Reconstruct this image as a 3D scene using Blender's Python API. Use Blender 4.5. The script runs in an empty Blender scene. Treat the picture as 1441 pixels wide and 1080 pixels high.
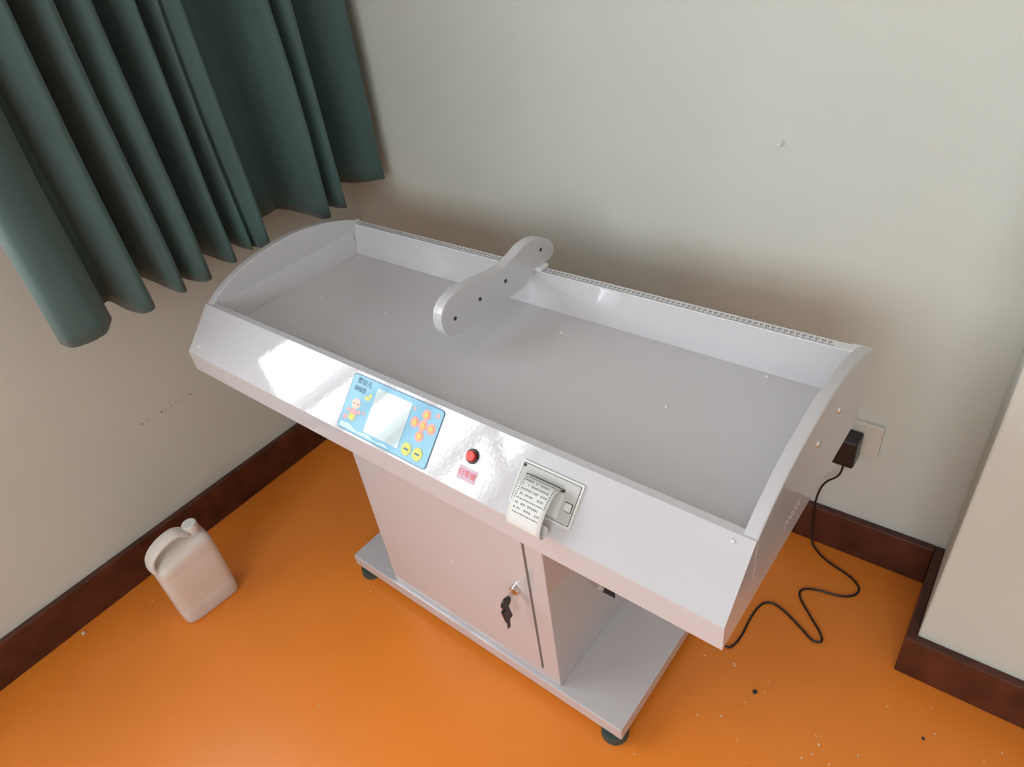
import bpy, bmesh, math, random
from mathutils import Matrix, Vector
from mathutils import noise as mn
random.seed(7)
S=bpy.context.scene
S.view_settings.view_transform='Standard'
S.view_settings.look='None'
S.view_settings.exposure=0.0

# ---------------- materials ----------------
def mat(name,col,rough=.5,metal=0,coat=0,coat_r=.05,noise=0,nscale=30,bump=0,bscale=200,spec=.5,sss=0,sheen=0,detail=4,trans=0):
    m=bpy.data.materials.new(name); m.use_nodes=True
    nt=m.node_tree; b=nt.nodes['Principled BSDF']
    b.inputs['Base Color'].default_value=(*col,1); b.inputs['Roughness'].default_value=rough
    b.inputs['Metallic'].default_value=metal; b.inputs['Coat Weight'].default_value=coat
    b.inputs['Coat Roughness'].default_value=coat_r; b.inputs['Specular IOR Level'].default_value=spec
    if sss:
        b.inputs['Subsurface Weight'].default_value=sss; b.inputs['Subsurface Radius'].default_value=(.05,.04,.03); b.inputs['Subsurface Scale'].default_value=.6
    if trans: b.inputs['Transmission Weight'].default_value=trans
    if sheen: b.inputs['Sheen Weight'].default_value=sheen
    tc=nt.nodes.new('ShaderNodeTexCoord')
    if noise:
        n=nt.nodes.new('ShaderNodeTexNoise'); n.inputs['Scale'].default_value=nscale; n.inputs['Detail'].default_value=detail
        nt.links.new(tc.outputs['Object'],n.inputs['Vector'])
        r=nt.nodes.new('ShaderNodeValToRGB'); r.color_ramp.elements[0].position=.3; r.color_ramp.elements[1].position=.7
        r.color_ramp.elements[0].color=(*[c*(1-noise) for c in col],1); r.color_ramp.elements[1].color=(*[min(1,c*(1+noise)) for c in col],1)
        nt.links.new(n.outputs['Fac'],r.inputs['Fac']); nt.links.new(r.outputs['Color'],b.inputs['Base Color'])
    if bump:
        n=nt.nodes.new('ShaderNodeTexNoise'); n.inputs['Scale'].default_value=bscale; n.inputs['Detail'].default_value=2
        nt.links.new(tc.outputs['Object'],n.inputs['Vector'])
        bp=nt.nodes.new('ShaderNodeBump'); bp.inputs['Strength'].default_value=bump; bp.inputs['Distance'].default_value=.002
        nt.links.new(n.outputs['Fac'],bp.inputs['Height']); nt.links.new(bp.outputs['Normal'],b.inputs['Normal'])
        if coat: nt.links.new(bp.outputs['Normal'],b.inputs['Coat Normal'])
    return m
M_wall=mat('wall_paint',(.585,.61,.56),.75,noise=.03,nscale=3,bump=.15,bscale=60)
M_ceil=mat('ceiling_paint',(.75,.75,.72),.8,noise=.02,nscale=4)
M_floor=mat('orange_vinyl',(.84,.245,.030),.32,noise=.06,nscale=2.5,bump=.08,bscale=90,spec=.45)
M_base=mat('baseboard_wood',(.075,.020,.011),.35,noise=.4,nscale=18,bump=.2,bscale=40)
M_tab=mat('powder_coated_steel',(.56,.545,.572),.45,coat=1.0,coat_r=.02,noise=.01,nscale=10,bump=.035,bscale=150,spec=.1)
M_tab.node_tree.nodes['Principled BSDF'].inputs['Coat IOR'].default_value=1.62
M_pan=mat('tray_pan',(.575,.555,.58),.36,noise=.01,nscale=10,bump=.05,bscale=300,coat=.3,coat_r=.15)
M_gap=mat('door_gap',(.16,.13,.13),.7,noise=.05)
M_edge=mat('white_edge',(.74,.73,.75),.35,noise=.01)
M_rub=mat('foot_rubber',(.045,.075,.065),.6,noise=.15,nscale=80)
M_met=mat('metal',(.7,.68,.65),.25,metal=1,noise=.05,nscale=100)
M_blk=mat('black_plastic',(.012,.012,.013),.3,noise=.1,nscale=60)
M_red=mat('red_button',(.75,.03,.02),.3,noise=.05)
M_pap=mat('receipt_paper',(.70,.70,.68),.6,noise=.01)
M_ink=mat('ink',(.03,.03,.035),.6,noise=.1)
M_rink=mat('ruler_ink',(.10,.10,.11),.6,noise=.1)
M_grey=mat('printer_grey',(.50,.50,.48),.4,noise=.03)
M_whp=mat('white_plastic',(.68,.68,.65),.35,noise=.02)
M_blue=mat('sticker_blue',(.12,.39,.56),.22,noise=.06,nscale=60,coat=.3)
M_navy=mat('sticker_border',(.03,.10,.22),.3,noise=.05)
M_lb=mat('sticker_wave',(.50,.74,.82),.25,noise=.05)
M_lcd=mat('lcd_glass',(.50,.60,.61),.08,noise=.02,coat=.8,coat_r=.01)
M_yel=mat('sticker_yellow',(.60,.60,.08),.3,noise=.05)
M_org=mat('sticker_orange',(.75,.36,.10),.3,noise=.05)
M_pnk=mat('sticker_pink',(.72,.33,.34),.3,noise=.05)
M_skin=mat('sticker_skin',(.78,.56,.45),.3,noise=.03)
M_lab=mat('label_pink',(.62,.44,.54),.4,noise=.05)
M_jug=mat('jug_plastic',(.90,.84,.78),.38,noise=.03,nscale=12,sss=.4,trans=.28)
M_crumb=mat('crumbs',(.80,.66,.45),.7,noise=.2)
M_alu=mat('window_frame_paint',(.75,.75,.75),.4,noise=.02)
M_soc=mat('socket_plastic',(.62,.60,.54),.4,noise=.02)
M_cur=mat('curtain_fabric',(.050,.100,.096),.7,noise=.10,nscale=6,bump=.35,bscale=900,sheen=.22)

# ---------------- helpers ----------------
def empty(name,parent=None):
    o=bpy.data.objects.new(name,None); S.collection.objects.link(o); o.empty_display_size=.05
    return o
def obj(name,bm,m,parent=None,smooth=False,bevel=0,seg=2,mw=None):
    bmesh.ops.recalc_face_normals(bm,faces=bm.faces)
    me=bpy.data.meshes.new(name); bm.to_mesh(me); bm.free()
    if isinstance(m,(list,tuple)):
        for k in m: me.materials.append(k)
    else: me.materials.append(m)
    if smooth:
        for p in me.polygons: p.use_smooth=True
    o=bpy.data.objects.new(name,me); S.collection.objects.link(o)
    if mw is not None: o.matrix_world=mw
    if parent: o.parent=parent
    if bevel:
        b=o.modifiers.new('bevel','BEVEL'); b.width=bevel; b.segments=seg; b.limit_method='ANGLE'; b.angle_limit=math.radians(28)
    return o
def bbox(bm,x0,x1,y0,y1,z0,z1,rot=None,mi=0):
    vs=[bm.verts.new((x,y,z)) for x in (x0,x1) for y in (y0,y1) for z in (z0,z1)]
    for f in [(0,1,3,2),(4,6,7,5),(0,4,5,1),(2,3,7,6),(0,2,6,4),(1,5,7,3)]:
        fc=bm.faces.new([vs[i] for i in f]); fc.material_index=mi
    return vs
def box(name,x0,x1,y0,y1,z0,z1,m,parent=None,bevel=0,mw=None,seg=2):
    bm=bmesh.new(); bbox(bm,x0,x1,y0,y1,z0,z1); return obj(name,bm,m,parent,bevel=bevel,mw=mw,seg=seg)
def extrude_poly(bm,pts,fn0,fn1):
    a=[bm.verts.new(fn0(*p)) for p in pts]; b=[bm.verts.new(fn1(*p)) for p in pts]
    bm.faces.new(a); bm.faces.new(b[::-1]); n=len(pts)
    for i in range(n): bm.faces.new([a[i],a[(i+1)%n],b[(i+1)%n],b[i]])
def prism_x(name,pts,x0,x1,m,parent,bevel=0,seg=2):
    bm=bmesh.new(); extrude_poly(bm,pts,lambda y,z:(x0,y,z),lambda y,z:(x1,y,z)); return obj(name,bm,m,parent,bevel=bevel,seg=seg)
def cyl(bm,c,axis,r0,r1,h,n=24):
    axis=Vector(axis).normalized(); q=axis.to_track_quat('Z','Y').to_matrix().to_4x4()
    bmesh.ops.create_cone(bm,cap_ends=True,segments=n,radius1=r0,radius2=r1,depth=h,matrix=Matrix.Translation(Vector(c)+axis*h/2)@q)
def cylo(name,c,axis,r0,r1,h,m,parent,n=24,bevel=0):
    bm=bmesh.new(); cyl(bm,c,axis,r0,r1,h,n); return obj(name,bm,m,parent,bevel=bevel)
def tube(name,pts,r,m,parent=None,smooth=True):
    cu=bpy.data.curves.new(name,'CURVE'); cu.dimensions='3D'; cu.bevel_depth=r; cu.bevel_resolution=3; cu.use_fill_caps=True
    sp=cu.splines.new('NURBS' if smooth else 'POLY'); sp.points.add(len(pts)-1)
    for i,p in enumerate(pts): sp.points[i].co=(*p,1)
    if smooth: sp.order_u=3; sp.use_endpoint_u=True
    sp.resolution_u=8
    cu.materials.append(m); o=bpy.data.objects.new(name,cu); S.collection.objects.link(o)
    if parent: o.parent=parent
    return o
def catmull(P,n):
    out=[]
    for i in range(len(P)-1):
        p0=P[max(i-1,0)];p1=P[i];p2=P[i+1];p3=P[min(i+2,len(P)-1)]
        for k in range(n):
            t=k/n
            out.append(tuple(.5*((2*b)+(-a+c)*t+(2*a-5*b+4*c-d)*t*t+(-a+3*b-3*c+d)*t**3) for a,b,c,d in zip(p0,p1,p2,p3)))
    out.append(tuple(P[-1])); return out

# ---------------- room ----------------
O=Vector((-0.3234,0.7606,0)); yaw=0.02526
RM=Matrix.Translation(O)@Matrix.Rotation(yaw,4,'Z')
RW,RD,RH=3.8,3.6,2.7
box('floor',-.2,RW+.2,-RD-.2,.2,-.1,0,M_floor,mw=RM)
box('ceiling',-.2,RW+.2,-RD-.2,.2,RH,RH+.1,M_ceil,mw=RM)
box('wall_back',-.2,RW+.2,0,.2,0,RH,M_wall,mw=RM)
box('wall_right',RW,RW+.2,-RD,0,0,RH,M_wall,mw=RM)
def wall_open(name,horizontal,a0,a1,w0,w1,z0,z1,t0,t1):
    bm=bmesh.new()
    def add(p0,p1,q0,q1):
        if horizontal: bbox(bm,p0,p1,t0,t1,q0,q1)
        else: bbox(bm,t0,t1,p0,p1,q0,q1)
    add(a0,w0,0,RH);add(w1,a1,0,RH);add(w0,w1,0,z0);add(w0,w1,z1,RH)
    return obj(name,bm,M_wall,mw=RM)
wy0,wy1,wz0,wz1=-2.45,-1.0,.92,2.25
wall_open('wall_left',False,-RD,0,wy0,wy1,wz0,wz1,-.2,0)
fx0,fx1,fz0,fz1=.9,3.2,.9,2.3  # opening added behind the camera to let the fill light in
wall_open('wall_front',True,-.2,RW+.2,fx0,fx1,fz0,fz1,-RD-.2,-RD)
def window(name,vertical,a0,a1,z0,z1,t,bars=()):
    bm=bmesh.new(); w=.05
    def add(p0,p1,q0,q1):
        if vertical: bbox(bm,t,t+.05,p0,p1,q0,q1)
        else: bbox(bm,p0,p1,t,t+.05,q0,q1)
    add(a0,a0+w,z0,z1);add(a1-w,a1,z0,z1);add(a0+w,a1-w,z0,z0+w);add(a0+w,a1-w,z1-w,z1)
    mid=(a0+a1)/2; add(mid-.03,mid+.03,z0+w,z1-w)
    h=z0+(z1-z0)*.68; add(a0+w,mid-.03,h-.02,h+.02); add(mid+.03,a1-w,h-.02,h+.02)
    for b in bars: add(b-.012,b+.012,z0+w,h-.02)
    obj(name,bm,M_alu,mw=RM)
window('window_1',True,wy0,wy1,wz0,wz1,-.14,bars=(wy1-.36,wy1-.52,wy1-1.05))
window('added_fill_window',False,fx0,fx1,fz0,fz1,-RD-.14)  # unseen window frame, added to go with the front fill light
CU,CV=1.702,.25
box('wall_column',CU,CU+.7,-CV,0,0,RH,M_wall,mw=RM,bevel=.004)
bh,bt=.115,.018
box('baseboard_back',0,CU-bt,-bt,0,0,bh,M_base,mw=RM,bevel=.003)
box('baseboard_left',0,bt,-RD,-bt,0,bh,M_base,mw=RM,bevel=.003)
bm=bmesh.new(); pts=[(CU,0),(CU,-CV),(CU+.7,-CV),(CU+.7,-CV-bt),(CU-bt,-CV-bt),(CU-bt,0)]
extrude_poly(bm,pts,lambda x,y:(x,y,0),lambda x,y:(x,y,bh)); obj('baseboard_column',bm,M_base,mw=RM,bevel=.003)
wp=cylo('wall_plug',(.925,.7905,.958),(0,-1,0),.006,.003,.008,M_edge,None,12)
bm=bmesh.new()
for k in range(16):
    v=-.84+k*.0105+random.uniform(-.003,.003)
    if random.random()<.75: bbox(bm,-.001,.0005,v,v+random.uniform(.002,.006),.402+random.uniform(-.002,.001),.4030)
obj('wall_scuff_marks',bm,M_gap,mw=RM)
# ---------------- curtain ----------------
cur=empty('curtain')
C=[(-.178,.00),(-.168,.030),(-.135,.046),(-.098,.055),(-.070,.020),(-.058,-.035),(-.040,-.042),(-.030,.00),(-.018,.040),(.004,.046),(.018,.02),(.026,-.025),(.040,-.042),(.058,-.012),(.068,.035),(.082,.046),(.096,.020),(.106,-.012),(.114,.004),(.126,.034),(.140,.046),(.152,.03),(.162,-.03),(.182,-.042),(.196,-.015),(.208,.030),(.220,.038),(.232,.01),(.240,-.030),(.252,-.022),(.262,.016),(.272,.030),(.282,.015),(.290,.035),(.308,.052),(.330,.0),(.342,-.035),(.385,-.048),(.43,-.042),(.458,-.005),(.470,.042),(.490,.046),(.502,.0),(.512,-.015),(.524,.03),(.543,.054),(.562,.025),(.578,-.026),(.61,-.032),(.645,-.012),(.68,.005),(.713,.035),(.727,.02)]
prof=catmull(C,5)
zt_,zb_=2.45,.765; NZ=60
bm=bmesh.new(); rows=[]
for j in range(NZ+1):
    f=j/NZ; z=zt_+(zb_-zt_)*f; row=[]
    for i,(y,x) in enumerate(prof):
        if x<0: x*=1.9
        v=mn.noise(Vector((y*9,z*1.1,3.1)))
        v2=mn.noise(Vector((y*24,z*2.5,7.7)))
        amp=(.80+.28*f)*(1+.8*v)
        drift=.022*mn.noise(Vector((y*7,z*1.4,11.0)))*(1.15-f)
        yy=.28+(y-.28)*(.97+.03*f)+drift
        hem=(.012*mn.noise(Vector((y*14,0,0)))-x*.17)+.025*max(0,y) if j>=NZ-1 else 0
        row.append(bm.verts.new((max(-.235,-.135+x*amp+.012*v2),min(yy,.735),z+hem)))
    rows.append(row)
for j in range(NZ):
    for i in range(len(prof)-1): bm.faces.new([rows[j][i],rows[j+1][i],rows[j+1][i+1],rows[j][i+1]])
o=obj('drape',bm,M_cur,cur,smooth=True)
s=o.modifiers.new('s','SOLIDIFY'); s.thickness=.002
tube('rod',[(-.135,-1.9,2.47),(-.135,.755,2.47)],.012,M_met,cur,False)
bm=bmesh.new()
for y in (-1.8,-.6,.6): bbox(bm,-.33,-.13,y-.01,y+.01,2.46,2.48)
obj('rod_brackets',bm,M_met,cur)

# ---------------- scale table ----------------
T=empty('infant_measuring_scale_table')
L,W=1.2,.507; zlb=.631; zl=.676; yf,zf=.075,.754; zr=.766; zfl=.70
arc=catmull([(.0775,.7535),(.125,.780),(.195,.802),(.306,.814),(.404,.802),(.47,.782),(W,zr)],6)
endp=[(.0775,zfl-.02)]+arc+[(W,zfl-.02)]
te=.018
prism_x('end_panel_left',endp,-.0004,te,M_tab,T,bevel=.002)
prism_x('end_panel_right',endp,L-te,L+.0004,M_tab,T,bevel=.002)
yb=.461
sec=[(0,zlb),(0,zl),(yf,zf),(yf+.012,zf),(yf+.02,zfl-.002),(yb,zfl-.002),(.486,zr-.003),(W-.0005,zr-.003),(W-.0005,zlb)]
prism_x('tray_body',sec,0,L,M_tab,T)
box('tray_pan',te,L-te,yf+.0195,yb+.0008,zfl-.003,zfl,M_pan,T)
for nm,sx in (('end_liner_left',0),('end_liner_right',1)):
    xa=te if not sx else L-te; xb=te+.012 if not sx else L-te-.012
    bm=bmesh.new()
    q=[(xa,zfl-.001),(xb,zfl-.001),(xa,zfl+.05)]
    extrude_poly(bm,q,lambda x,z:(x,yf+.02,z),lambda x,z:(x,.470,z)); obj(nm,bm,M_tab,T)
bm=bmesh.new()
for x,y in [(.129,.267),(.315,.291),(.367,.436),(.687,.403),(.962,.303),(1.064,.452),(.05,.446),(.62,.15),(.2,.14)]:
    bmesh.ops.create_uvsphere(bm,u_segments=10,v_segments=6,radius=.0032,matrix=Matrix.Translation((x,y,zfl))@Matrix.Diagonal((1,1,.6,1)))
obj('pan_rivets',bm,M_edge,T,smooth=True)
# ruler strip along the whole back rim
box('ruler',.012,L-.03,.4865,.5055,zr-.003,zr-.0008,M_edge,T,bevel=.0004)
bm=bmesh.new(); zz=zr-.0008
n=int((L-.06)/.01)
for i in range(n):
    x=.02+i*.01
    # two digits per centimetre built from short strokes, plus graduation ticks
    for k in (-.0028,.0006):
        bbox(bm,x+k,x+k+.0007,.495,.5005,zz,zz+.0003)
        bbox(bm,x+k+.0007,x+k+.0021,.4998,.5005,zz,zz+.0003)
        bbox(bm,x+k+.0007,x+k+.0021,.4973,.4981,zz,zz+.0003)
        bbox(bm,x+k+.0015,x+k+.0022,.495,.4975,zz,zz+.0003)
    bbox(bm,x-.0006,x+.0006,.4876,.4935,zz,zz+.0003)
    for q in (.0025,.005,.0075):
        bbox(bm,x+q-.0003,x+q+.0003,.4876,.4905 if q!=.005 else .492,zz,zz+.0003)
obj('ruler_marks',bm,M_rink,T)
box('ruler_cap_right',L-.03,L-.001,.486,W,zr-.003,zr+.001,M_edge,T,bevel=.001)
box('ruler_cap_left',.0,.012,.486,W,zr-.001,zr+.003,M_edge,T,bevel=.001)
# height stop
st=catmull([(.250,.752),(.226,.760),(.213,.780),(.214,.805),(.228,.824),(.256,.833),(.30,.831),(.345,.824),(.385,.820),(.420,.825),(.455,.834),(.490,.833),(.520,.822),(.543,.803),(.548,.785),(.538,.772),(.512,.769),(.486,.769),(.470,.768),(.455,.756),(.44,.751),(.35,.7505),(.250,.752)],4)[:-1]
prism_x('height_stop',st,.553,.575,M_tab,T,bevel=.004,seg=3)
bm=bmesh.new()
for y,z in [(.245,.787),(.315,.79),(.39,.79),(.505,.803)]: cyl(bm,(.5748,y,z),(1,0,0),.004,.004,.0008,12)
obj('stop_holes',bm,M_ink,T)
box('stop_bracket',.546,.586,.484,.512,zr-.001,zr+.007,M_edge,T,bevel=.002)
# ---- front panel mapping
SL=math.hypot(yf,zf-zl); sy,sz=yf/SL,(zf-zl)/SL
def pn(x,s,o=0): return (x,s*sy-o*sz,zl+s*sz+o*sy)
def ppoly(bm,pts,o0,o1): extrude_poly(bm,pts,lambda x,s:pn(x,s,o0),lambda x,s:pn(x,s,o1))
def rrect(x0,x1,s0,s1,r,n=5):
    out=[]
    for cx_,cs,a in ((x1-r,s1-r,0),(x0+r,s1-r,90),(x0+r,s0+r,180),(x1-r,s0+r,270)):
        for k in range(n+1):
            t=math.radians(a+90*k/n); out.append((cx_+r*math.cos(t),cs+r*math.sin(t)))
    return out
def circ(x,s,r,n=20,e=1): return [(x+r*math.cos(2*math.pi*k/n),s+r*e*math.sin(2*math.pi*k/n)) for k in range(n)]
def pp(name,lst,o0,o1,m):
    bm=bmesh.new()
    for q in lst: ppoly(bm,q,o0,o1)
    return obj(name,bm,m,T)
x0,x1,s0,s1=.489,.705,.004,.103
pp('keypad_border',[rrect(x0,x1,s0,s1,.007)],-.001,.0008,M_navy)
pp('keypad_sticker',[rrect(x0+.0014,x1-.0014,s0+.0014,s1-.0014,.006)],.0005,.0012,M_blue)
def U(u): return x0+(x1-x0)*u
def V(v): return s1-(s1-s0)*v
pp('keypad_screen',[rrect(U(.30),U(.685),V(.88),V(.10),.002)],.0008,.0018,M_lcd)
wave=[(U(.03),V(.96)),(U(.6),V(.96)),(U(.55),V(.92)),(U(.45),V(.95)),(U(.35),V(.90)),(U(.22),V(.93)),(U(.12),V(.86)),(U(.03),V(.88))]
pp('sticker_wave',[wave],.0009,.0014,M_lb)
pet=[];
for du,dv in ((0,0),(0,-.18),(0,.18),(-.085,0),(.085,0)): pet.append(circ(U(.845)+du*(x1-x0),V(.36)+dv*(s1-s0),.0092))
pp('key_petals',pet,.0009,.0016,M_pnk)
pp('key_faces',[circ(sum(p[0] for p in q)/20,sum(p[1] for p in q)/20,.0062) for q in pet],.0012,.0022,M_org)
pp('key_dots',[circ(sum(p[0] for p in q)/20,sum(p[1] for p in q)/20,.0028) for q in pet],.0015,.0025,M_yel)
pp('key_round',[circ(U(.77),V(.82),.0105),circ(U(.885),V(.82),.0105)],.0009,.002,M_yel)
pp('key_round_text',[[(U(c)-.005,V(.82)-.0015),(U(c)+.005,V(.82)-.0015),(U(c)+.005,V(.82)+.0015),(U(c)-.005,V(.82)+.0015)] for c in (.77,.885)],.0015,.0023,M_navy)
pp('baby_head',[circ(U(.13),V(.50),.0105,20,.9)],.0009,.0016,M_skin)
pp('baby_body',[circ(U(.13),V(.68),.009,16,1.1),circ(U(.07),V(.64),.004),circ(U(.19),V(.62),.004)],.0009,.0015,M_pnk)
pp('baby_clothes',[circ(U(.13),V(.74),.008,16,.8)],.0012,.0018,M_yel)
pp('baby_eyes',[circ(U(.11),V(.50),.0012,8),circ(U(.155),V(.50),.0012,8)],.0012,.002,M_ink)
pp('sticker_leaf',[circ(U(.225),V(.34),.007,16,.5),circ(U(.25),V(.28),.0035)],.0009,.0015,M_yel)
pp('sticker_flowers',[circ(U(.06),V(.78),.005),circ(U(.24),V(.60),.003),circ(U(.72),V(.16),.003),circ(U(.95),V(.12),.004)],.0009,.0015,M_pnk)
def text(name,body,x,s,size,m,off=.0016,extr=.0001):
    c=bpy.data.curves.new(name,'FONT'); c.body=body; c.size=size; c.extrude=extr; c.materials.append(m); c.align_x='CENTER'; c.align_y='CENTER'
    o=bpy.data.objects.new(name,c); S.collection.objects.link(o)
    R=Matrix(((1,0,0),(0,sy,-sz),(0,sz,sy))).to_4x4()
    o.matrix_world=Matrix.Translation(pn(x,s,off))@R; o.parent=T; return o
text('sticker_title','婴幼儿',U(.145),V(.11),.012,M_navy)
text('sticker_title_2','体检仪',U(.12),V(.25),.010,M_navy)
cylo('button_ring',pn(.781,.057,-.002),(0,-sz,sy),.0115,.0115,.005,M_blk,T,28,.001)
cylo('button_red',pn(.781,.057,.002),(0,-sz,sy),.0085,.008,.006,M_red,T,28,.001)
pp('button_label',[rrect(.765,.800,.018,.038,.001)],-.001,.0006,M_lab)
text('button_text','归零键',.7825,.028,.0115,M_red,.0008)
# printer
px0,px1,ps0,ps1=.867,.972,.022,.086
pp('printer_frame',[rrect(px0,px1,ps0,ps1,.002)],-.002,.003,M_whp)
pp('printer_inset',[rrect(px0+.003,px1-.003,ps0+.003,ps1-.003,.002)],.001,.0034,M_ink)
pp('printer_face',[rrect(px0+.0038,px1-.0038,ps0+.0038,ps1-.0038,.002)],.001,.0037,M_grey)
pp('printer_slot',[rrect(px0+.014,px0+.080,.066,.070,.001)],.003,.0042,M_blk)
pp('printer_door',[rrect(px0+.010,px0+.082,ps0+.007,.064,.002)],.0034,.0048,M_whp)
pp('printer_button_rim',[rrect(px1-.019,px1-.006,.043,.056,.001)],.003,.0042,M_ink)
pp('printer_button',[rrect(px1-.018,px1-.007,.044,.055,.001)],.003,.0055,M_whp)
pp('printer_led',[circ(px0+.007,ps1-.007,.0024,12)],.003,.0048,M_ink)
prof2=catmull([(.068,.002),(.0695,.010),(.068,.018),(.062,.025),(.052,.030),(.038,.033),(.022,.033),(.008,.030),(-.001,.024),(-.003,.016),(.002,.010),(.010,.010),(.015,.015)],6)
bm=bmesh.new(); pxa,pxb=.888,.946; N=6; rows=[]
for s,of in prof2: rows.append([bm.verts.new(pn(pxa+(pxb-pxa)*i/N,s,of)) for i in range(N+1)])
for a,b in zip(rows,rows[1:]):
    for i in range(N): bm.faces.new([a[i],a[i+1],b[i+1],b[i]])
o=obj('receipt_paper',bm,M_pap,T,smooth=True); sd=o.modifiers.new('s','SOLIDIFY'); sd.thickness=.0003; sd.offset=0
cum=[0]
for a,b in zip(prof2,prof2[1:]): cum.append(cum[-1]+math.hypot(a[0]-b[0],a[1]-b[1]))
def onp(d,x,lift=.0004):
    for i in range(len(cum)-1):
        if cum[i+1]>=d:
            t=(d-cum[i])/(cum[i+1]-cum[i]); a,b=prof2[i],prof2[i+1]
            s=a[0]+(b[0]-a[0])*t; of=a[1]+(b[1]-a[1])*t
            ds,do=b[0]-a[0],b[1]-a[1]; l=math.hypot(ds,do)
            return pn(x,s+do/l*lift,of-ds/l*lift)
bm=bmesh.new()
def stroke(d0,d1,xa,xb):
    bm.faces.new([bm.verts.new(onp(d0,xa)),bm.verts.new(onp(d0,xb)),bm.verts.new(onp(d1,xb)),bm.verts.new(onp(d1,xa))])
for li,d in enumerate([.016,.022,.029,.036,.043,.050,.056,.063,.070]):
    x=pxa+.007
    if li in (0,5,8):
        while x<pxb-.006: stroke(d,d+.0016,x,x+.0016); x+=.0030
    else:
        while x<pxb-.009:
            w=random.uniform(.0012,.0030)
            if random.random()<.8:
                stroke(d,d+.0010,x,x+w); stroke(d+.0016,d+.0028,x+w*.2,x+w*.8)
            x+=w+.0008
for k in range(10):
    stroke(.018+k*.0036,.0196+k*.0036,pxa+.0035,pxa+.005); stroke(.018+k*.0036,.0196+k*.0036,pxb-.005,pxb-.0035)
obj('receipt_print',bm,M_ink,T)
bm=bmesh.new()
for y,z in [(.357,.753),(.273,.754)]: cyl(bm,(L-.001,y,z),(1,0,0),.006,.005,.004,12)
obj('side_bolts',bm,M_met,T)
bm=bmesh.new()
for k in range(6):
    for j in range(2):
        bbox(bm,L,L+.0006,.18+k*.010,.186+k*.010,.675+j*.011,.6757+j*.011)
        bbox(bm,L,L+.0006,.183+k*.010,.1838+k*.010,.672+j*.011,.679+j*.011)
obj('side_label',bm,M_lab,T)
bm=bmesh.new()
for x,s in ((.03,.02),(1.175,.098)): bmesh.ops.create_uvsphere(bm,u_segments=10,v_segments=6,radius=.003,matrix=Matrix.Translation(pn(x,s,0)))
obj('panel_screws',bm,M_edge,T,smooth=True)
# cabinet
cx0,cx1,cy0,cy1=.354,.846,.089,.44; zb=.064
box('cabinet_body',cx0,cx1,cy0,cy1,zb,zlb+.001,M_tab,T,bevel=.002)
box('door_gap',.403,.807,cy0-.0008,cy0+.01,.097,.612,M_gap,T)
box('cabinet_door',.4045,.8030,cy0-.0025,cy0+.01,.099,.611,M_tab,T,bevel=.001)
cylo('door_lock',(.772,cy0-.002,.338),(0,-1,0),.011,.010,.010,M_met,T,20,.001)
bm=bmesh.new(); bbox(bm,.7712,.7728,cy0-.035,cy0-.011,.329,.347); obj('key',bm,M_met,T)
bm=bmesh.new(); cyl(bm,(.770,cy0-.036,.333),(1,0,0),.013,.013,.005,20); obj('key_head',bm,M_blk,T,bevel=.001)
bm=bmesh.new()
bmesh.ops.create_cube(bm,size=1,matrix=Matrix.Translation((.769,cy0-.036,.296))@Matrix.Rotation(.15,4,'X')@Matrix.Diagonal((.006,.020,.040,1)))
obj('key_fob',bm,M_blk,T,bevel=.002)
bm=bmesh.new()
bmesh.ops.create_cube(bm,size=1,matrix=Matrix.Translation((.766,cy0-.033,.264))@Matrix.Rotation(-.1,4,'X')@Matrix.Diagonal((.002,.008,.032,1)))
obj('spare_key',bm,M_blk,T)
cylo('side_lock',(cx1-.001,.258,.20),(1,0,0),.009,.009,.008,M_met,T,16)
box('side_key',cx1+.006,cx1+.03,.257,.259,.188,.205,M_blk,T)
cylo('door_hole',(.60,cy0-.003,.30),(0,-1,0),.003,.003,.001,M_edge,T,10)
bx0,bx1,by0,by1=.206,.994,.080,.45
box('base_plate',bx0,bx1,by0,by1,.030,zb,M_tab,T,bevel=.002)
for i,(x,y) in enumerate([(bx0+.03,by0+.02),(bx1-.028,by0+.02),(bx0+.03,by1-.03),(bx1-.028,by1-.03)]):
    bm=bmesh.new(); cyl(bm,(x,y,0),(0,0,1),.028,.026,.020,28); cyl(bm,(x,y,.020),(0,0,1),.008,.008,.012,12)
    obj('foot_%d'%(i+1),bm,M_rub,T)

# ---------------- power adapter, socket, cable ----------------
so=empty('wall_socket')
box('plate',1.120,1.206,.788,.800,.31,.396,M_soc,so,bevel=.003)
ad=empty('power_adapter')
box('brick',1.126,1.172,.742,.788,.300,.372,M_blk,ad,bevel=.005)
tube('cable',[(1.149,.762,.301),(1.150,.760,.28),(1.145,.762,.25),(1.118,.768,.215),(1.108,.768,.17),(1.108,.765,.12),(1.112,.765,.06),(1.118,.765,.012),(1.125,.76,.003),(1.161,.733,.003),(1.230,.717,.003),(1.258,.690,.003),(1.235,.652,.003),(1.160,.640,.003),(1.138,.612,.003),(1.182,.570,.003),(1.235,.522,.003),(1.215,.505,.003),(1.186,.523,.003),(1.120,.556,.003),(1.088,.548,.003),(1.080,.499,.003),(1.085,.425,.003),(1.072,.385,.003),(1.04,.42,.003),(1.01,.46,.003)],.0024,M_blk,ad)

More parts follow.
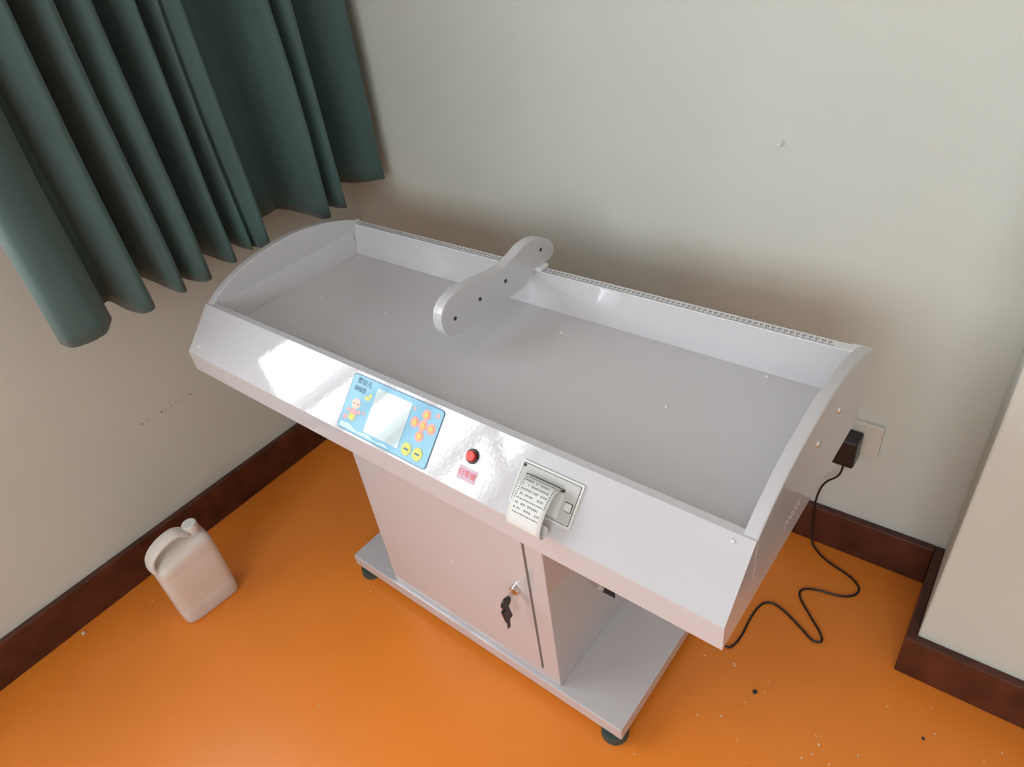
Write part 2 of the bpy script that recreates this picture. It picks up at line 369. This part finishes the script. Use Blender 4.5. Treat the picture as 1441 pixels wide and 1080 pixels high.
# ---------------- jug ----------------
J=empty('plastic_jerrycan')
JM=Matrix.Translation((-.028,-.278,0))@Matrix.Rotation(math.radians(-4),4,'Z')
D,Wd=.078,.145
bm=bmesh.new(); rows=[]; n=40
def sect(w,d,cyo,z,lean):
    r=[]
    for k in range(n):
        t=2*math.pi*k/n; c,s_=math.cos(t),math.sin(t); e=.38
        xx=math.copysign(abs(c)**e,c)*d/2; yy=math.copysign(abs(s_)**e,s_)*w/2
        r.append(bm.verts.new((-D/2+xx,Wd/2+cyo+yy,z+lean*(yy/(Wd/2)))))
    return r
for z,kw,kd,ln in [(0,.90,.84,0),(.003,.96,.94,0),(.010,1,1,0),(.05,1,1,0),(.055,.985,.975,0),(.06,1,1,0),(.12,1,1,.0),(.165,1,1,.004),(.170,.985,.975,.005),(.175,1,1,.006),(.192,.985,.97,.010),(.202,.94,.88,.013),(.210,.84,.70,.014),(.215,.62,.45,.013),(.217,.3,.2,.008)]:
    rows.append(sect(Wd*kw,D*kd,0,z,ln))
for a,b in zip(rows,rows[1:]):
    for i in range(n): bm.faces.new([a[i],a[(i+1)%n],b[(i+1)%n],b[i]])
bm.faces.new(rows[0][::-1]); bm.faces.new(rows[-1])
obj('body',bm,M_jug,J,smooth=True,mw=JM)
hp=catmull([(.008,.180),(.003,.203),(.012,.226),(.036,.243),(.064,.250),(.087,.248),(.104,.232)],6)
bm=bmesh.new(); rows=[]
for i,(y,z) in enumerate(hp):
    a=hp[max(i-1,0)];b=hp[min(i+1,len(hp)-1)]; ty,tz=b[0]-a[0],b[1]-a[1]; l=math.hypot(ty,tz); ny,nz=-tz/l,ty/l
    rows.append([bm.verts.new((-D/2+.021*math.cos(2*math.pi*k/16),y+ny*.008*math.sin(2*math.pi*k/16),z+nz*.008*math.sin(2*math.pi*k/16))) for k in range(16)])
for a,b in zip(rows,rows[1:]):
    for i in range(16): bm.faces.new([a[i],a[(i+1)%16],b[(i+1)%16],b[i]])
bm.faces.new(rows[0]);bm.faces.new(rows[-1])
obj('handle',bm,M_jug,J,smooth=True,mw=JM)
bm=bmesh.new(); cyl(bm,(-D/2,.119,.208),(0,0,1),.020,.017,.024,28); o=obj('neck',bm,M_jug,J,mw=JM)
bm=bmesh.new(); cyl(bm,(-D/2,.119,.231),(0,0,1),.0185,.0175,.020,32); o=obj('cap',bm,M_whp,J,bevel=.0025,mw=JM)

# ---------------- crumbs ----------------
bm=bmesh.new()
def crumb(x,y,r,mi=0):
    res=bmesh.ops.create_icosphere(bm,subdivisions=1,radius=r,matrix=Matrix.Translation((x,y,r*.45))@Matrix.Rotation(random.random()*6,4,'Z')@Matrix.Diagonal((random.uniform(.6,1.6),1,.5,1)))
    for v in res['verts']:
        for f in v.link_faces: f.material_index=mi
for k in range(55): crumb(random.uniform(1.0,1.65),random.uniform(.02,.5),random.uniform(.0010,.0024))
for k in range(14): crumb(random.uniform(.1,1.0),random.uniform(-.35,.06),random.uniform(.001,.0018))
for k in range(6): crumb(random.uniform(-.28,-.1),random.uniform(-.5,.1),random.uniform(.001,.0018))
crumb(1.158,.332,.005,1); crumb(1.45,.42,.003,1)
crumb(-.255,-.45,.006,0)
obj('floor_crumbs',bm,[M_crumb,M_ink])

# ---------------- lights ----------------
def area(name,loc,target,sx,sy_,power,col):
    l=bpy.data.lights.new(name,'AREA'); l.shape='RECTANGLE'; l.size=sx; l.size_y=sy_; l.energy=power; l.color=col
    o=bpy.data.objects.new(name,l); S.collection.objects.link(o)
    d=(RM@Vector(target)-RM@Vector(loc)); o.location=RM@Vector(loc)
    o.rotation_euler=d.to_track_quat('-Z','Z').to_euler(); return o
wm=(wy0+wy1)/2; zm=(wz0+wz1)/2
area('daylight_window_left',(-.19,wm,zm),(1,wm,zm),wz1-wz0,wy1-wy0,38,(.92,.97,1))
fm=(fx0+fx1)/2; fzm=(fz0+fz1)/2
area('added_fill_light_front',(fm,-RD-.19,fzm),(fm,0,fzm),fx1-fx0,fz1-fz0,60,(.93,.98,1))  # added fill lamp behind the camera, brightens the room from the front
w=bpy.data.worlds.new('sky'); S.world=w; w.use_nodes=True
w.node_tree.nodes['Background'].inputs[0].default_value=(.8,.9,1,1); w.node_tree.nodes['Background'].inputs[1].default_value=1.0

# ---------------- camera ----------------
r0=Vector((0.779315,0.615214,-0.119082)); r1=Vector((0.295393,-0.528268,-0.796038)); r2=r0.cross(r1)
cd=bpy.data.cameras.new('camera'); cd.sensor_width=36; cd.lens=975.88/1441*36; cd.clip_start=.01
cam=bpy.data.objects.new('camera',cd); S.collection.objects.link(cam)
mw=Matrix((( r0.x,-r1.x,-r2.x,1.36989),(r0.y,-r1.y,-r2.y,-.47584),(r0.z,-r1.z,-r2.z,1.415),(0,0,0,1)))
cam.matrix_world=mw; S.camera=cam
